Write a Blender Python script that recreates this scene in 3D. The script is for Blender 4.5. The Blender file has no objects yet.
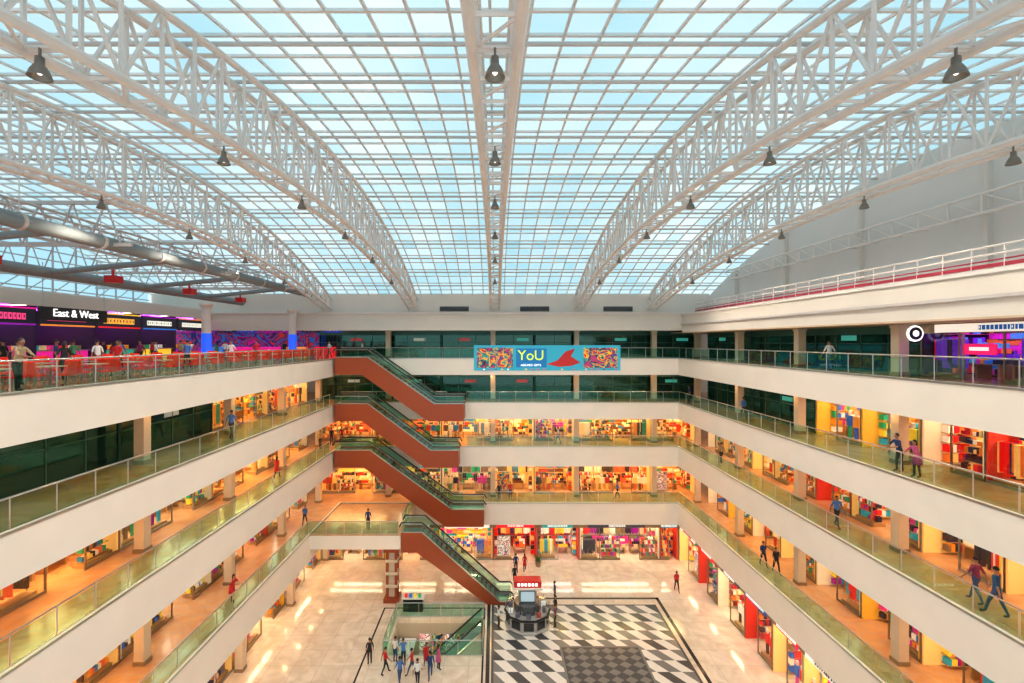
import bpy, math, random
from mathutils import Vector
R = random.Random(7)
S = bpy.context.scene
EYE = 20.9
FL = [0.0, 5.5, 10.85, 15.05, 19.25]
DEP = [0, 2.0, 1.8, 1.5, 1.5]
XL, XR, YB = -14.7, 17.4, 46.0
try:
    S.view_settings.view_transform = 'Standard'
    S.view_settings.look = 'None'
    S.view_settings.exposure = 0.0
except Exception:
    pass
try:
    S.view_settings.look = 'Medium High Contrast'
except Exception:
    pass

# ---------------------------------------------------------------- materials
def new_mat(name):
    m = bpy.data.materials.new(name); m.use_nodes = True
    nt = m.node_tree; nt.nodes.clear()
    out = nt.nodes.new('ShaderNodeOutputMaterial')
    return m, nt, out

def mat(name, col, rough=0.5, metal=0.0, emit=None, es=0.0, var=0.06, scale=3.0, bump=0.0):
    m, nt, out = new_mat(name)
    b = nt.nodes.new('ShaderNodeBsdfPrincipled')
    b.inputs['Roughness'].default_value = rough
    b.inputs['Metallic'].default_value = metal
    tc = nt.nodes.new('ShaderNodeTexCoord')
    n = nt.nodes.new('ShaderNodeTexNoise'); n.inputs['Scale'].default_value = scale
    nt.links.new(tc.outputs['Object'], n.inputs['Vector'])
    mx = nt.nodes.new('ShaderNodeMix'); mx.data_type = 'RGBA'
    mx.inputs[6].default_value = tuple(c * (1 - var) for c in col) + (1,)
    mx.inputs[7].default_value = tuple(min(1, c * (1 + var)) for c in col) + (1,)
    nt.links.new(n.outputs['Fac'], mx.inputs[0])
    nt.links.new(mx.outputs[2], b.inputs['Base Color'])
    if emit:
        b.inputs['Emission Color'].default_value = tuple(emit) + (1,)
        b.inputs['Emission Strength'].default_value = es
    nt.links.new(b.outputs[0], out.inputs[0])
    return m

def glass(name, tint, gl=0.08, gcol=(1, 1, 1), rough=0.03, opaque=0.0, ocol=(0, 0, 0)):
    m, nt, out = new_mat(name)
    t = nt.nodes.new('ShaderNodeBsdfTransparent'); t.inputs[0].default_value = tuple(tint) + (1,)
    g = nt.nodes.new('ShaderNodeBsdfGlossy'); g.inputs[0].default_value = tuple(gcol) + (1,)
    g.inputs['Roughness'].default_value = rough
    mx = nt.nodes.new('ShaderNodeMixShader'); mx.inputs[0].default_value = gl
    nt.links.new(t.outputs[0], mx.inputs[1]); nt.links.new(g.outputs[0], mx.inputs[2])
    last = mx
    if opaque > 0:
        d = nt.nodes.new('ShaderNodeBsdfDiffuse'); d.inputs[0].default_value = tuple(ocol) + (1,)
        m2 = nt.nodes.new('ShaderNodeMixShader'); m2.inputs[0].default_value = opaque
        nt.links.new(mx.outputs[0], m2.inputs[1]); nt.links.new(d.outputs[0], m2.inputs[2])
        last = m2
    nt.links.new(last.outputs[0], out.inputs[0])
    return m

def attr_mat(name, rough=0.5, emit=0.0):
    m, nt, out = new_mat(name)
    b = nt.nodes.new('ShaderNodeBsdfPrincipled'); b.inputs['Roughness'].default_value = rough
    a = nt.nodes.new('ShaderNodeAttribute'); a.attribute_name = 'Col'
    nt.links.new(a.outputs['Color'], b.inputs['Base Color'])
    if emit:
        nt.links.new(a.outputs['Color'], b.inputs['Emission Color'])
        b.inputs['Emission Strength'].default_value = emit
    nt.links.new(b.outputs[0], out.inputs[0])
    return m

def marble(name, c1, c2, tile, rough=0.12, grout=(0.45, 0.4, 0.35)):
    m, nt, out = new_mat(name)
    b = nt.nodes.new('ShaderNodeBsdfPrincipled'); b.inputs['Roughness'].default_value = rough
    tc = nt.nodes.new('ShaderNodeTexCoord')
    n = nt.nodes.new('ShaderNodeTexNoise'); n.inputs['Scale'].default_value = 0.7
    n.inputs['Detail'].default_value = 8; n.inputs['Distortion'].default_value = 1.5
    nt.links.new(tc.outputs['Object'], n.inputs['Vector'])
    cr = nt.nodes.new('ShaderNodeValToRGB')
    cr.color_ramp.elements[0].position = 0.35; cr.color_ramp.elements[0].color = c1 + (1,)
    cr.color_ramp.elements[1].position = 0.65; cr.color_ramp.elements[1].color = c2 + (1,)
    nt.links.new(n.outputs['Fac'], cr.inputs[0])
    br = nt.nodes.new('ShaderNodeTexBrick'); br.offset = 0
    br.inputs['Scale'].default_value = 1.0
    br.inputs['Brick Width'].default_value = tile; br.inputs['Row Height'].default_value = tile
    br.inputs['Mortar Size'].default_value = 0.012
    br.inputs['Mortar'].default_value = grout + (1,)
    nt.links.new(tc.outputs['Object'], br.inputs['Vector'])
    nt.links.new(cr.outputs[0], br.inputs['Color1']); nt.links.new(cr.outputs[0], br.inputs['Color2'])
    nt.links.new(br.outputs['Color'], b.inputs['Base Color'])
    nt.links.new(b.outputs[0], out.inputs[0])
    return m

def mural(name, cols, scale, es):
    m, nt, out = new_mat(name)
    b = nt.nodes.new('ShaderNodeBsdfPrincipled'); b.inputs['Roughness'].default_value = .4
    tc = nt.nodes.new('ShaderNodeTexCoord')
    v = nt.nodes.new('ShaderNodeTexNoise'); v.inputs['Scale'].default_value = scale
    v.inputs['Detail'].default_value = 2.0; v.inputs['Distortion'].default_value = 2.5
    nt.links.new(tc.outputs['Object'], v.inputs['Vector'])
    cr = nt.nodes.new('ShaderNodeValToRGB'); cr.color_ramp.interpolation = 'CONSTANT'
    k = len(cols)
    cr.color_ramp.elements[0].color = cols[0] + (1,); cr.color_ramp.elements[0].position = 0
    cr.color_ramp.elements[1].color = cols[1] + (1,); cr.color_ramp.elements[1].position = 0.36
    for i in range(2, k):
        e = cr.color_ramp.elements.new(0.36 + 0.3 * (i - 1) / (k - 1)); e.color = cols[i] + (1,)
    nt.links.new(v.outputs['Fac'], cr.inputs[0])
    nt.links.new(cr.outputs[0], b.inputs['Base Color']); nt.links.new(cr.outputs[0], b.inputs['Emission Color'])
    b.inputs['Emission Strength'].default_value = es
    nt.links.new(b.outputs[0], out.inputs[0])
    return m

M = {}
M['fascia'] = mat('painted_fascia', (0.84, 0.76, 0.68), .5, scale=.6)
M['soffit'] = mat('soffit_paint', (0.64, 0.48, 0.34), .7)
M['walk'] = marble('gallery_tiles', (0.56, 0.29, 0.14), (0.68, 0.40, 0.22), .8, .18)
M['marble'] = marble('ground_marble', (0.66, 0.54, 0.43), (0.80, 0.69, 0.58), 1.6, .10)
M['wall'] = mat('cream_wall', (0.72, 0.66, 0.60), .7, scale=.5)
M['greywall'] = mat('grey_white_wall', (0.72, 0.69, 0.66), .7, scale=.3)
M['ledge'] = mat('ledge_paint', (0.74, 0.68, 0.61), .6, scale=.5)
M['col'] = mat('column_stone', (0.68, 0.55, 0.42), .45)
M['white'] = mat('white_steel', (0.78, 0.71, 0.67), .45)
M['mull'] = mat('mullion_steel', (0.76, 0.73, 0.71), .5)
M['purl'] = mat('purlin_steel', (0.58, 0.53, 0.51), .5)
M['steel'] = mat('stainless_steel', (0.50, 0.50, 0.47), .3, .8)
M['glassr'] = glass('railing_glass', (0.74, 0.92, 0.86), .06, (0.7, 1, 0.9))
M['glasss'] = glass('shop_glass', (0.96, 0.98, 0.97), .035)
M['glassd'] = glass('dark_green_glass', (0.16, 0.30, 0.25), .16, (0.5, 0.9, 0.75), .06, .25, (0.05, 0.13, 0.105))
M['frame'] = mat('shop_frame', (0.34, 0.24, 0.15), .35, .2)
M['dframe'] = mat('green_frame', (0.06, 0.16, 0.13), .35, .3)
M['warm'] = mat('warm_light', (1, .9, .7), .5, emit=(1.0, 0.64, 0.26), es=23)
M['warmw'] = mat('warmwhite_light', (1, .95, .85), .5, emit=(1.0, 0.80, 0.52), es=16)
M['neutral'] = mat('neutral_light', (1, 1, 1), .5, emit=(1.0, 0.92, 0.78), es=12)
M['cool'] = mat('dim_light', (.9, 1, .95), .5, emit=(0.75, 1.0, 0.85), es=1.5)
M['spot'] = mat('added_downlight', (1, .9, .7), .5, emit=(1.0, 0.60, 0.27), es=36)  # emission for the downlights added along the walkways
M['shopwarm'] = mat('shop_wall_warm_glow', (0.85, 0.55, 0.22), .6, emit=(1.0, .58, .16), es=.32)  # glow put into the wall colour to brighten the shop
M['shopwhite'] = mat('shop_wall_white_glow', (0.80, 0.68, 0.50), .6, emit=(1.0, .78, .48), es=.18)  # self-lit wall colour stands in for shop lighting
M['shopred'] = mat('shop_wall_red_glow', (0.70, 0.05, 0.03), .6, emit=(1.0, .1, .05), es=.08)  # faint red glow put into the wall colour
M['shopteal'] = mat('shop_wall_teal_glow', (0.05, 0.32, 0.34), .6, emit=(.1, .7, .7), es=.06)  # faint teal glow put into the wall colour
M['shopyel'] = mat('shop_wall_yellow_glow', (0.90, 0.52, 0.06), .6, emit=(1, .55, .08), es=.15)  # yellow wall with light put into its colour
M['shopdark'] = mat('shop_wall_dark', (0.13, 0.20, 0.17), .6)
M['shopnight'] = mat('shop_wall_night', (0.05, 0.03, 0.09), .6)
M['shelf'] = mat('shop_shelf', (0.55, 0.34, 0.16), .5)
M['merch'] = attr_mat('merchandise_glow', .5, .22)  # slight glow added to the goods so they look brighter
M['sign'] = attr_mat('sign_colours', .4, .6)
M['red'] = mat('red_paint', (0.62, 0.03, 0.03), .35)
M['pink'] = mat('dark_red_band', (0.42, 0.03, 0.06), .45)
M['escal'] = mat('escalator_cladding', (0.34, 0.075, 0.028), .35)
M['rubber'] = mat('black_rubber', (0.02, 0.02, 0.02), .5)
M['step'] = mat('escalator_steps', (0.30, 0.30, 0.30), .4, .4)
M['black'] = mat('black_stone', (0.035, 0.035, 0.04), .15)
M['dgrey'] = mat('dark_grey_stone', (0.085, 0.085, 0.09), .18)
M['mgrey'] = mat('mid_grey_stone', (0.21, 0.205, 0.20), .18)
M['lgrey'] = mat('light_grey_stone', (0.42, 0.41, 0.40), .18)
M['wstone'] = mat('white_stone', (0.78, 0.73, 0.68), .15)
M['pit'] = mat('pit_wall', (0.50, 0.42, 0.33), .5)
M['vent'] = mat('dark_vent', (0.03, 0.035, 0.04), .5)
M['duct'] = mat('galvanised_duct', (0.27, 0.30, 0.31), .8, 0)
M['orange'] = mat('red_seat_glow', (0.80, 0.045, 0.025), .4, emit=(.8, .04, .02), es=.18)  # slight red light put into the seat colour as glow
M['table'] = mat('table_top', (0.72, 0.50, 0.36), .35)
M['lampshade'] = mat('lamp_shade_grey', (0.26, 0.23, 0.20), .4, .3)
M['bulb'] = mat('lamp_bulb', (1, 1, 1), .4, emit=(1, .93, .8), es=1.5)
M['blue'] = mat('blue_glow', (0.03, 0.10, 0.7), .4, emit=(0.03, 0.15, 1.0), es=.6)
M['purple'] = mat('purple_light', (.4, .1, .8), .4, emit=(0.6, 0.1, 1.0), es=9)
M['txt'] = mat('sign_letter', (1, 1, 1), .4, emit=(1, 1, .95), es=1.0)
M['mural'] = mural('food_court_mural', [(.01, .02, .15), (.25, .01, .12), (.02, .15, .4), (.10, .01, .2), (.5, .05, .02), (.01, .04, .2), (.5, .01, .25)], .5, .3)
M['poster'] = mural('poster_art', [(.05, .1, .3), (.7, .03, .03), (.9, .5, .05), (.05, .3, .3), (.03, .02, .05), (.5, .05, .2)], .9, .2)
M['poster2'] = mural('poster_art_b', [(.9, .8, .7), (.6, .03, .1), (.9, .85, .8), (.1, .1, .15), (.8, .4, .2), (.9, .9, .85)], 1.3, .3)
M['leaf'] = mat('leaf_green', (.06, .22, .05), .5)

# ---------------------------------------------------------------- mesh builder
class MB:
    def __init__(s): s.v = []; s.f = []; s.m = []; s.c = []; s.ml = []
    def mi(s, k):
        if k not in s.ml: s.ml.append(k)
        return s.ml.index(k)
    def face(s, pts, k, col=None):
        b = len(s.v); s.v += [tuple(p) for p in pts]
        s.f.append(tuple(range(b, b + len(pts)))); s.m.append(s.mi(k)); s.c.append(col)
    def hexa(s, P, k, col=None):
        b = len(s.v); s.v += [tuple(p) for p in P]; i = s.mi(k)
        for q in ((0, 3, 2, 1), (4, 5, 6, 7), (0, 1, 5, 4), (1, 2, 6, 5), (2, 3, 7, 6), (3, 0, 4, 7)):
            s.f.append(tuple(b + j for j in q)); s.m.append(i); s.c.append(col)
    def box(s, x0, x1, y0, y1, z0, z1, k, col=None):
        x0, x1 = min(x0, x1), max(x0, x1); y0, y1 = min(y0, y1), max(y0, y1); z0, z1 = min(z0, z1), max(z0, z1)
        s.hexa([(x0, y0, z0), (x1, y0, z0), (x1, y1, z0), (x0, y1, z0), (x0, y0, z1), (x1, y0, z1), (x1, y1, z1), (x0, y1, z1)], k, col)
    def tube(s, p0, p1, r, k, n=6, r1=None, caps=True):
        p0 = Vector(p0); p1 = Vector(p1); d = p1 - p0
        if d.length < 1e-6: return
        d.normalize(); a = Vector((0, 0, 1)) if abs(d.z) < .9 else Vector((1, 0, 0))
        u = d.cross(a).normalized(); w = d.cross(u); r1 = r if r1 is None else r1
        b = len(s.v); i = s.mi(k)
        for P, rr in ((p0, r), (p1, r1)):
            for j in range(n):
                t = 2 * math.pi * j / n; s.v.append(tuple(P + (u * math.cos(t) + w * math.sin(t)) * rr))
        for j in range(n):
            s.f.append((b + j, b + (j + 1) % n, b + n + (j + 1) % n, b + n + j)); s.m.append(i); s.c.append(None)
        if caps:
            s.f.append(tuple(b + j for j in range(n))[::-1]); s.m.append(i); s.c.append(None)
            s.f.append(tuple(b + n + j for j in range(n))); s.m.append(i); s.c.append(None)
    def beam(s, p0, p1, w, h, k):
        p0 = Vector(p0); p1 = Vector(p1); d = (p1 - p0).normalized()
        u = d.cross(Vector((0, 0, 1))).normalized() * w / 2; n = u.cross(d).normalized() * h / 2
        s.hexa([p0 - u - n, p1 - u - n, p1 + u - n, p0 + u - n, p0 - u + n, p1 - u + n, p1 + u + n, p0 + u + n], k)
    def prism_xz(s, prof, y0, y1, k):
        n = len(prof)
        s.face([(x, y0, z) for x, z in prof], k); s.face([(x, y1, z) for x, z in prof][::-1], k)
        for i in range(n):
            a, b = prof[i], prof[(i + 1) % n]
            s.face([(a[0], y0, a[1]), (a[0], y1, a[1]), (b[0], y1, b[1]), (b[0], y0, b[1])], k)
    def lathe(s, cx, cy, prof, k, n=16, a0=0):
        b = len(s.v); i = s.mi(k)
        for r, z in prof:
            for j in range(n):
                t = a0 + 2 * math.pi * j / n; s.v.append((cx + r * math.cos(t), cy + r * math.sin(t), z))
        for q in range(len(prof) - 1):
            for j in range(n):
                s.f.append((b + q * n + j, b + q * n + (j + 1) % n, b + (q + 1) * n + (j + 1) % n, b + (q + 1) * n + j)); s.m.append(i); s.c.append(None)
    def ell(s, c, r, k, nu=10, nv=7, cut=None):
        b = len(s.v); i = s.mi(k)
        for a in range(nv + 1):
            ph = math.pi * a / nv
            for j in range(nu):
                t = 2 * math.pi * j / nu
                s.v.append((c[0] + r[0] * math.sin(ph) * math.cos(t), c[1] + r[1] * math.sin(ph) * math.sin(t), c[2] + r[2] * math.cos(ph)))
        for a in range(nv):
            if cut is not None and a >= cut: break
            for j in range(nu):
                s.f.append((b + a * nu + j, b + (a + 1) * nu + j, b + (a + 1) * nu + (j + 1) % nu, b + a * nu + (j + 1) % nu)); s.m.append(i); s.c.append(None)
    def build(s, name, parent=None, smooth=False):
        if not s.v: return None
        xs = [p[0] for p in s.v]; ys = [p[1] for p in s.v]; zs = [p[2] for p in s.v]
        o = Vector(((min(xs) + max(xs)) / 2, (min(ys) + max(ys)) / 2, min(zs)))
        me = bpy.data.meshes.new(name)
        me.from_pydata([(p[0] - o.x, p[1] - o.y, p[2] - o.z) for p in s.v], [], s.f)
        for k in s.ml: me.materials.append(M[k] if isinstance(k, str) else k)
        me.polygons.foreach_set('material_index', s.m)
        if any(c is not None for c in s.c):
            at = me.color_attributes.new('Col', 'FLOAT_COLOR', 'CORNER'); buf = []
            for p, c in zip(s.f, s.c):
                c = c or (.5, .5, .5); buf += [c[0], c[1], c[2], 1.0] * len(p)
            at.data.foreach_set('color', buf)
        if smooth: me.polygons.foreach_set('use_smooth', [True] * len(s.f))
        me.update()
        ob = bpy.data.objects.new(name, me); S.collection.objects.link(ob); ob.location = o
        if parent:
            ob.parent = parent; ob.location = o - parent.location
        return ob

def empty(name, loc=(0, 0, 0)):
    e = bpy.data.objects.new(name, None); S.collection.objects.link(e); e.location = loc; e.empty_display_size = .3
    return e

def text(body, loc, size, rot, name, parent, matk='txt'):
    cu = bpy.data.curves.new(name, 'FONT'); cu.body = body; cu.size = size; cu.extrude = .02
    cu.align_x = 'CENTER'; cu.align_y = 'CENTER'; cu.materials.append(M[matk])
    ob = bpy.data.objects.new(name, cu); S.collection.objects.link(ob)
    ob.rotation_euler = rot; ob.parent = parent; ob.location = Vector(loc) - parent.location
    return ob

# ---------------------------------------------------------------- ground floor
HX0, HX1, HY0, HY1 = -7.3, -0.9, 32.3, 36.6
b = MB()
for (x0, x1, y0, y1) in ((-24, HX0, 0, 56), (HX1, 27, 0, 56), (HX0, HX1, 0, HY0), (HX0, HX1, HY1, 56)):
    b.box(x0, x1, y0, y1, -.4, 0, 'marble')
b.build('floor')
well = empty('basement_stairwell', ((HX0 + HX1) / 2, (HY0 + HY1) / 2, -4.2))
b = MB()
b.box(HX0 - .2, HX0, HY0, HY1, -4.2, -.4, 'pit'); b.box(HX1, HX1 + .2, HY0, HY1, -4.2, -.4, 'pit')
b.box(HX0 - .2, HX1 + .2, HY0 - .2, HY0, -4.2, -.4, 'pit'); b.box(HX0 - .2, HX1 + .2, HY1, HY1 + .2, -4.2, -.4, 'pit')
b.box(HX0 - .2, HX1 + .2, HY0 - .2, HY1 + .2, -4.4, -4.2, 'walk')
b.box(HX0 + .2, HX1 - .2, HY0, HY0 + .12, -.75, -.6, 'warmw')  # light strip added to brighten the stairwell
for i in range(5):
    x0 = HX0 + 1.6 + i * .95
    b.box(x0, x0 + .8, HY1 - .06, HY1, -3.6, -1.2, 'poster' if i % 2 else 'poster2')
b.build('shaft', parent=well)
b = MB()
ya = HY1 - 1.9; yb = HY1 - .4
for i in range(15):
    b.box(HX1 - .1 - .3 * (i + 1), HX1 - .1 - .3 * i, ya, yb, -4.2, -.1 - .27 * i, 'lgrey')
for yy in (ya - .05, yb + .05):
    b.prism_xz([(HX1 - .1, -.1), (HX1 - 4.6, -4.1), (HX1 - 4.6, -3.2), (HX1 - .1, .85)], yy - .01, yy + .01, 'glassr')
    b.tube((HX1 - .1, yy, .9), (HX1 - 4.6, yy, -3.2), .06, 'rubber'); b.tube((HX1 - .1, yy, .0), (HX1 - 4.6, yy, -4.0), .08, 'steel')
b.build('steps', parent=well)
b = MB()
b.box(HX0 + .3, HX0 + 1.3, HY1 - 2.6, HY1 - .3, -4.2, -1.5, 'red'); b.box(HX0 + .2, HX0 + 1.4, HY1 - 2.7, HY1 - .2, -1.5, -1.4, 'wstone')
b.build('counter', parent=well)

b = MB()
IX0, IX1, IY0, IY1 = -.1, 12.6, 24.0, 38.3
b.box(IX0 - .15, IX1 + .15, IY0, IY1 + .15, 0, .004, 'dgrey')
rows = 13; rh = (IY1 - IY0) / rows
nx = 8; tw2 = (IX1 - IX0) / nx
for r in range(rows):
    y1 = IY1 - r * rh; y0 = y1 - rh; sk = tw2 / 2
    for i in range(-2, nx + 1):
        dk = ('mgrey', 'dgrey', 'mgrey')[(i + r) % 3]
        for (k, fa, fb) in (('wstone', 0, .5), (dk, .5, 1.0)):
            xa = IX0 + (i + fa) * tw2; xb = IX0 + (i + fb) * tw2
            P = [(xa + sk, y0), (xb + sk, y0), (xb, y1), (xa, y1)]
            P = [(min(max(p[0], IX0), IX1), p[1]) for p in P]
            if abs(P[1][0] - P[0][0]) + abs(P[2][0] - P[3][0]) < .04: continue
            b.face([(p[0], p[1], .01) for p in P], k)
b.box(4.4, 9.9, 26.5, 33.2, .006, .014, 'mgrey')
b.box(4.55, 9.75, 26.65, 33.05, .008, .018, 'dgrey')
for i in range(6):
    for j in range(9):
        cx = 4.98 + .867 * i; cy = 27.0 + .71 * j; w_ = .40; h_ = .33
        b.face([(cx - w_, cy, .022), (cx, cy - h_, .022), (cx + w_, cy, .022), (cx, cy + h_, .022)], 'mgrey')
b.build('floor_inlay')
b = MB()
def ring(x0, x1, y0, y1, w, k, z=.006):
    b.box(x0, x1, y0, y0 + w, 0, z, k); b.box(x0, x1, y1 - w, y1, 0, z, k)
    b.box(x0, x0 + w, y0, y1, 0, z, k); b.box(x1 - w, x1, y0, y1, 0, z, k)
ring(-.6, 13.3, 20, 39.5, .25, 'black')
ring(-8.7, -.75, 20, 38.0, .12, 'black')
b.build('floor_border_inlay')

# ---------------------------------------------------------------- gallery slabs
for L in (1, 2, 3, 4):
    z1 = FL[L]; z0 = z1 - DEP[L]
    b = MB()
    lx = -33.5 if L == 4 else -24.0
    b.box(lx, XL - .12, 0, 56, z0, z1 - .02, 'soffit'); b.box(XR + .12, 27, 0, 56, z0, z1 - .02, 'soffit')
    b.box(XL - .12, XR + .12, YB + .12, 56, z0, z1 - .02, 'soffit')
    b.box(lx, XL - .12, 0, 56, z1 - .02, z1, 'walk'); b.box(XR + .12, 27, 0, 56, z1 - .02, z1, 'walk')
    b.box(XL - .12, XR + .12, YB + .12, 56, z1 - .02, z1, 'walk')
    def fas(x0, x1, y0, y1):
        b.box(x0, x1, y0, y1, z0 - .03, z1 + .10, 'fascia')
    fas(XL - .12, XL, 0, YB); fas(XR, XR + .12, 0, YB); fas(XL - .12, XR + .12, YB, YB + .12)
    b.box(XL, XL + .04, 0, YB, z1 + .02, z1 + .10, 'steel'); b.box(XR - .04, XR, 0, YB, z1 + .02, z1 + .10, 'steel')
    b.box(XL, XR, YB - .04, YB, z1 + .02, z1 + .10, 'steel')
    if L == 1:
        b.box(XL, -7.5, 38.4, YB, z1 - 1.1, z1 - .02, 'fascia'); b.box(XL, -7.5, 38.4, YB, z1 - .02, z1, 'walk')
    b.build('gallery_slab')

for L in (0, 1, 2, 3):
    zc = FL[L + 1] - DEP[L + 1]
    b = MB()
    def dl(x, y):
        b.tube((x, y, zc - .04), (x, y, zc), .16, 'spot', 10)
    y = 3.0
    while y < 46:
        if L: dl(XL - 1.4, y); dl(XR + 1.4, y)
        else: dl(XL - 1.0, y)
        y += 2.55
    if L:
        x = XL - 1
        while x < XR + 2:
            dl(x, YB + 1.6); x += 2.55
    b.build('added_downlights')  # soffit lights added to brighten and warm the galleries

# ---------------------------------------------------------------- columns
COLY = [8.0, 15.6, 23.2, 30.8, 38.4, 46.4]
def column(x, y, z0, z1, w=.48):
    b = MB()
    b.box(x - w / 2, x + w / 2, y - w / 2, y + w / 2, z0, z1, 'col')
    b.box(x - w / 2 - .04, x + w / 2 + .04, y - w / 2 - .04, y + w / 2 + .04, z0, z0 + .2, 'frame')
    b.box(x - w / 2 - .04, x + w / 2 + .04, y - w / 2 - .04, y + w / 2 + .04, z1 - .15, z1, 'col')
    b.build('column')
for L in range(5):
    zr = FL[L + 1] - DEP[L + 1] if L < 4 else EYE + .8
    z0 = FL[L]
    for y in COLY:
        if L > 0:
            if L < 4: column(XL - 2.2, y, z0, zr)
            column(XR + 2.0, y, z0, zr)
        else:
            column(XL - 1.5, y, z0, zr)
    if L:
        for x in (-10.6, -.2, 8.1, 15.8):
            column(x, YB + 2.2, z0, zr if L < 4 else EYE + 1.05)

# ---------------------------------------------------------------- storefronts
def mapper(side):
    if side == 'R': return lambda b, u0, u1, v0, v1, z0, z1, k, c=None: b.box(XR + v0, XR + v1, u0, u1, z0, z1, k, c)
    if side == 'L': return lambda b, u0, u1, v0, v1, z0, z1, k, c=None: b.box(XL - v0, XL - v1, u0, u1, z0, z1, k, c)
    return lambda b, u0, u1, v0, v1, z0, z1, k, c=None: b.box(u0, u1, YB + v0, YB + v1, z0, z1, k, c)

PAL = {
 'warm': [(.8, .30, .04), (.95, .6, .15), (.6, .05, .02), (.95, .8, .5), (.45, .16, .04), (.22, .07, .02), (.95, .7, .3), (.06, .04, .03), (.05, .2, .35), (.85, .15, .05), (.05, .3, .15)],
 'mix': [(.8, .03, .03), (.03, .15, .55), (.9, .65, .06), (.02, .35, .15), (.95, .85, .7), (.35, .02, .28), (.85, .32, .03), (.04, .03, .05), (.03, .38, .5), (.9, .6, .3), (.75, .05, .3), (.25, .15, .08)],
 'red': [(.85, .01, .01), (.5, .005, .03), (.95, .85, .7), (.08, .02, .02), (.8, .2, .03), (.9, .6, .2), (.03, .03, .1)],
 'dark': [(.1, .12, .1), (.2, .15, .1), (.3, .3, .25), (.05, .1, .12), (.3, .1, .08)],
 'night': [(.8, .05, .5), (.2, .05, .6), (.05, .3, .7), (.9, .3, .05), (.8, .02, .05), (.1, .6, .6), (.03, .02, .05), (.03, .02, .05)],
}
SIGNC = [(.8, .02, .03), (.9, .85, .75), (.02, .25, .35), (.6, .02, .2), (.95, .55, .08), (.03, .08, .3), (.02, .35, .2), (.85, .8, .75), (.05, .05, .06)]

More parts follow.
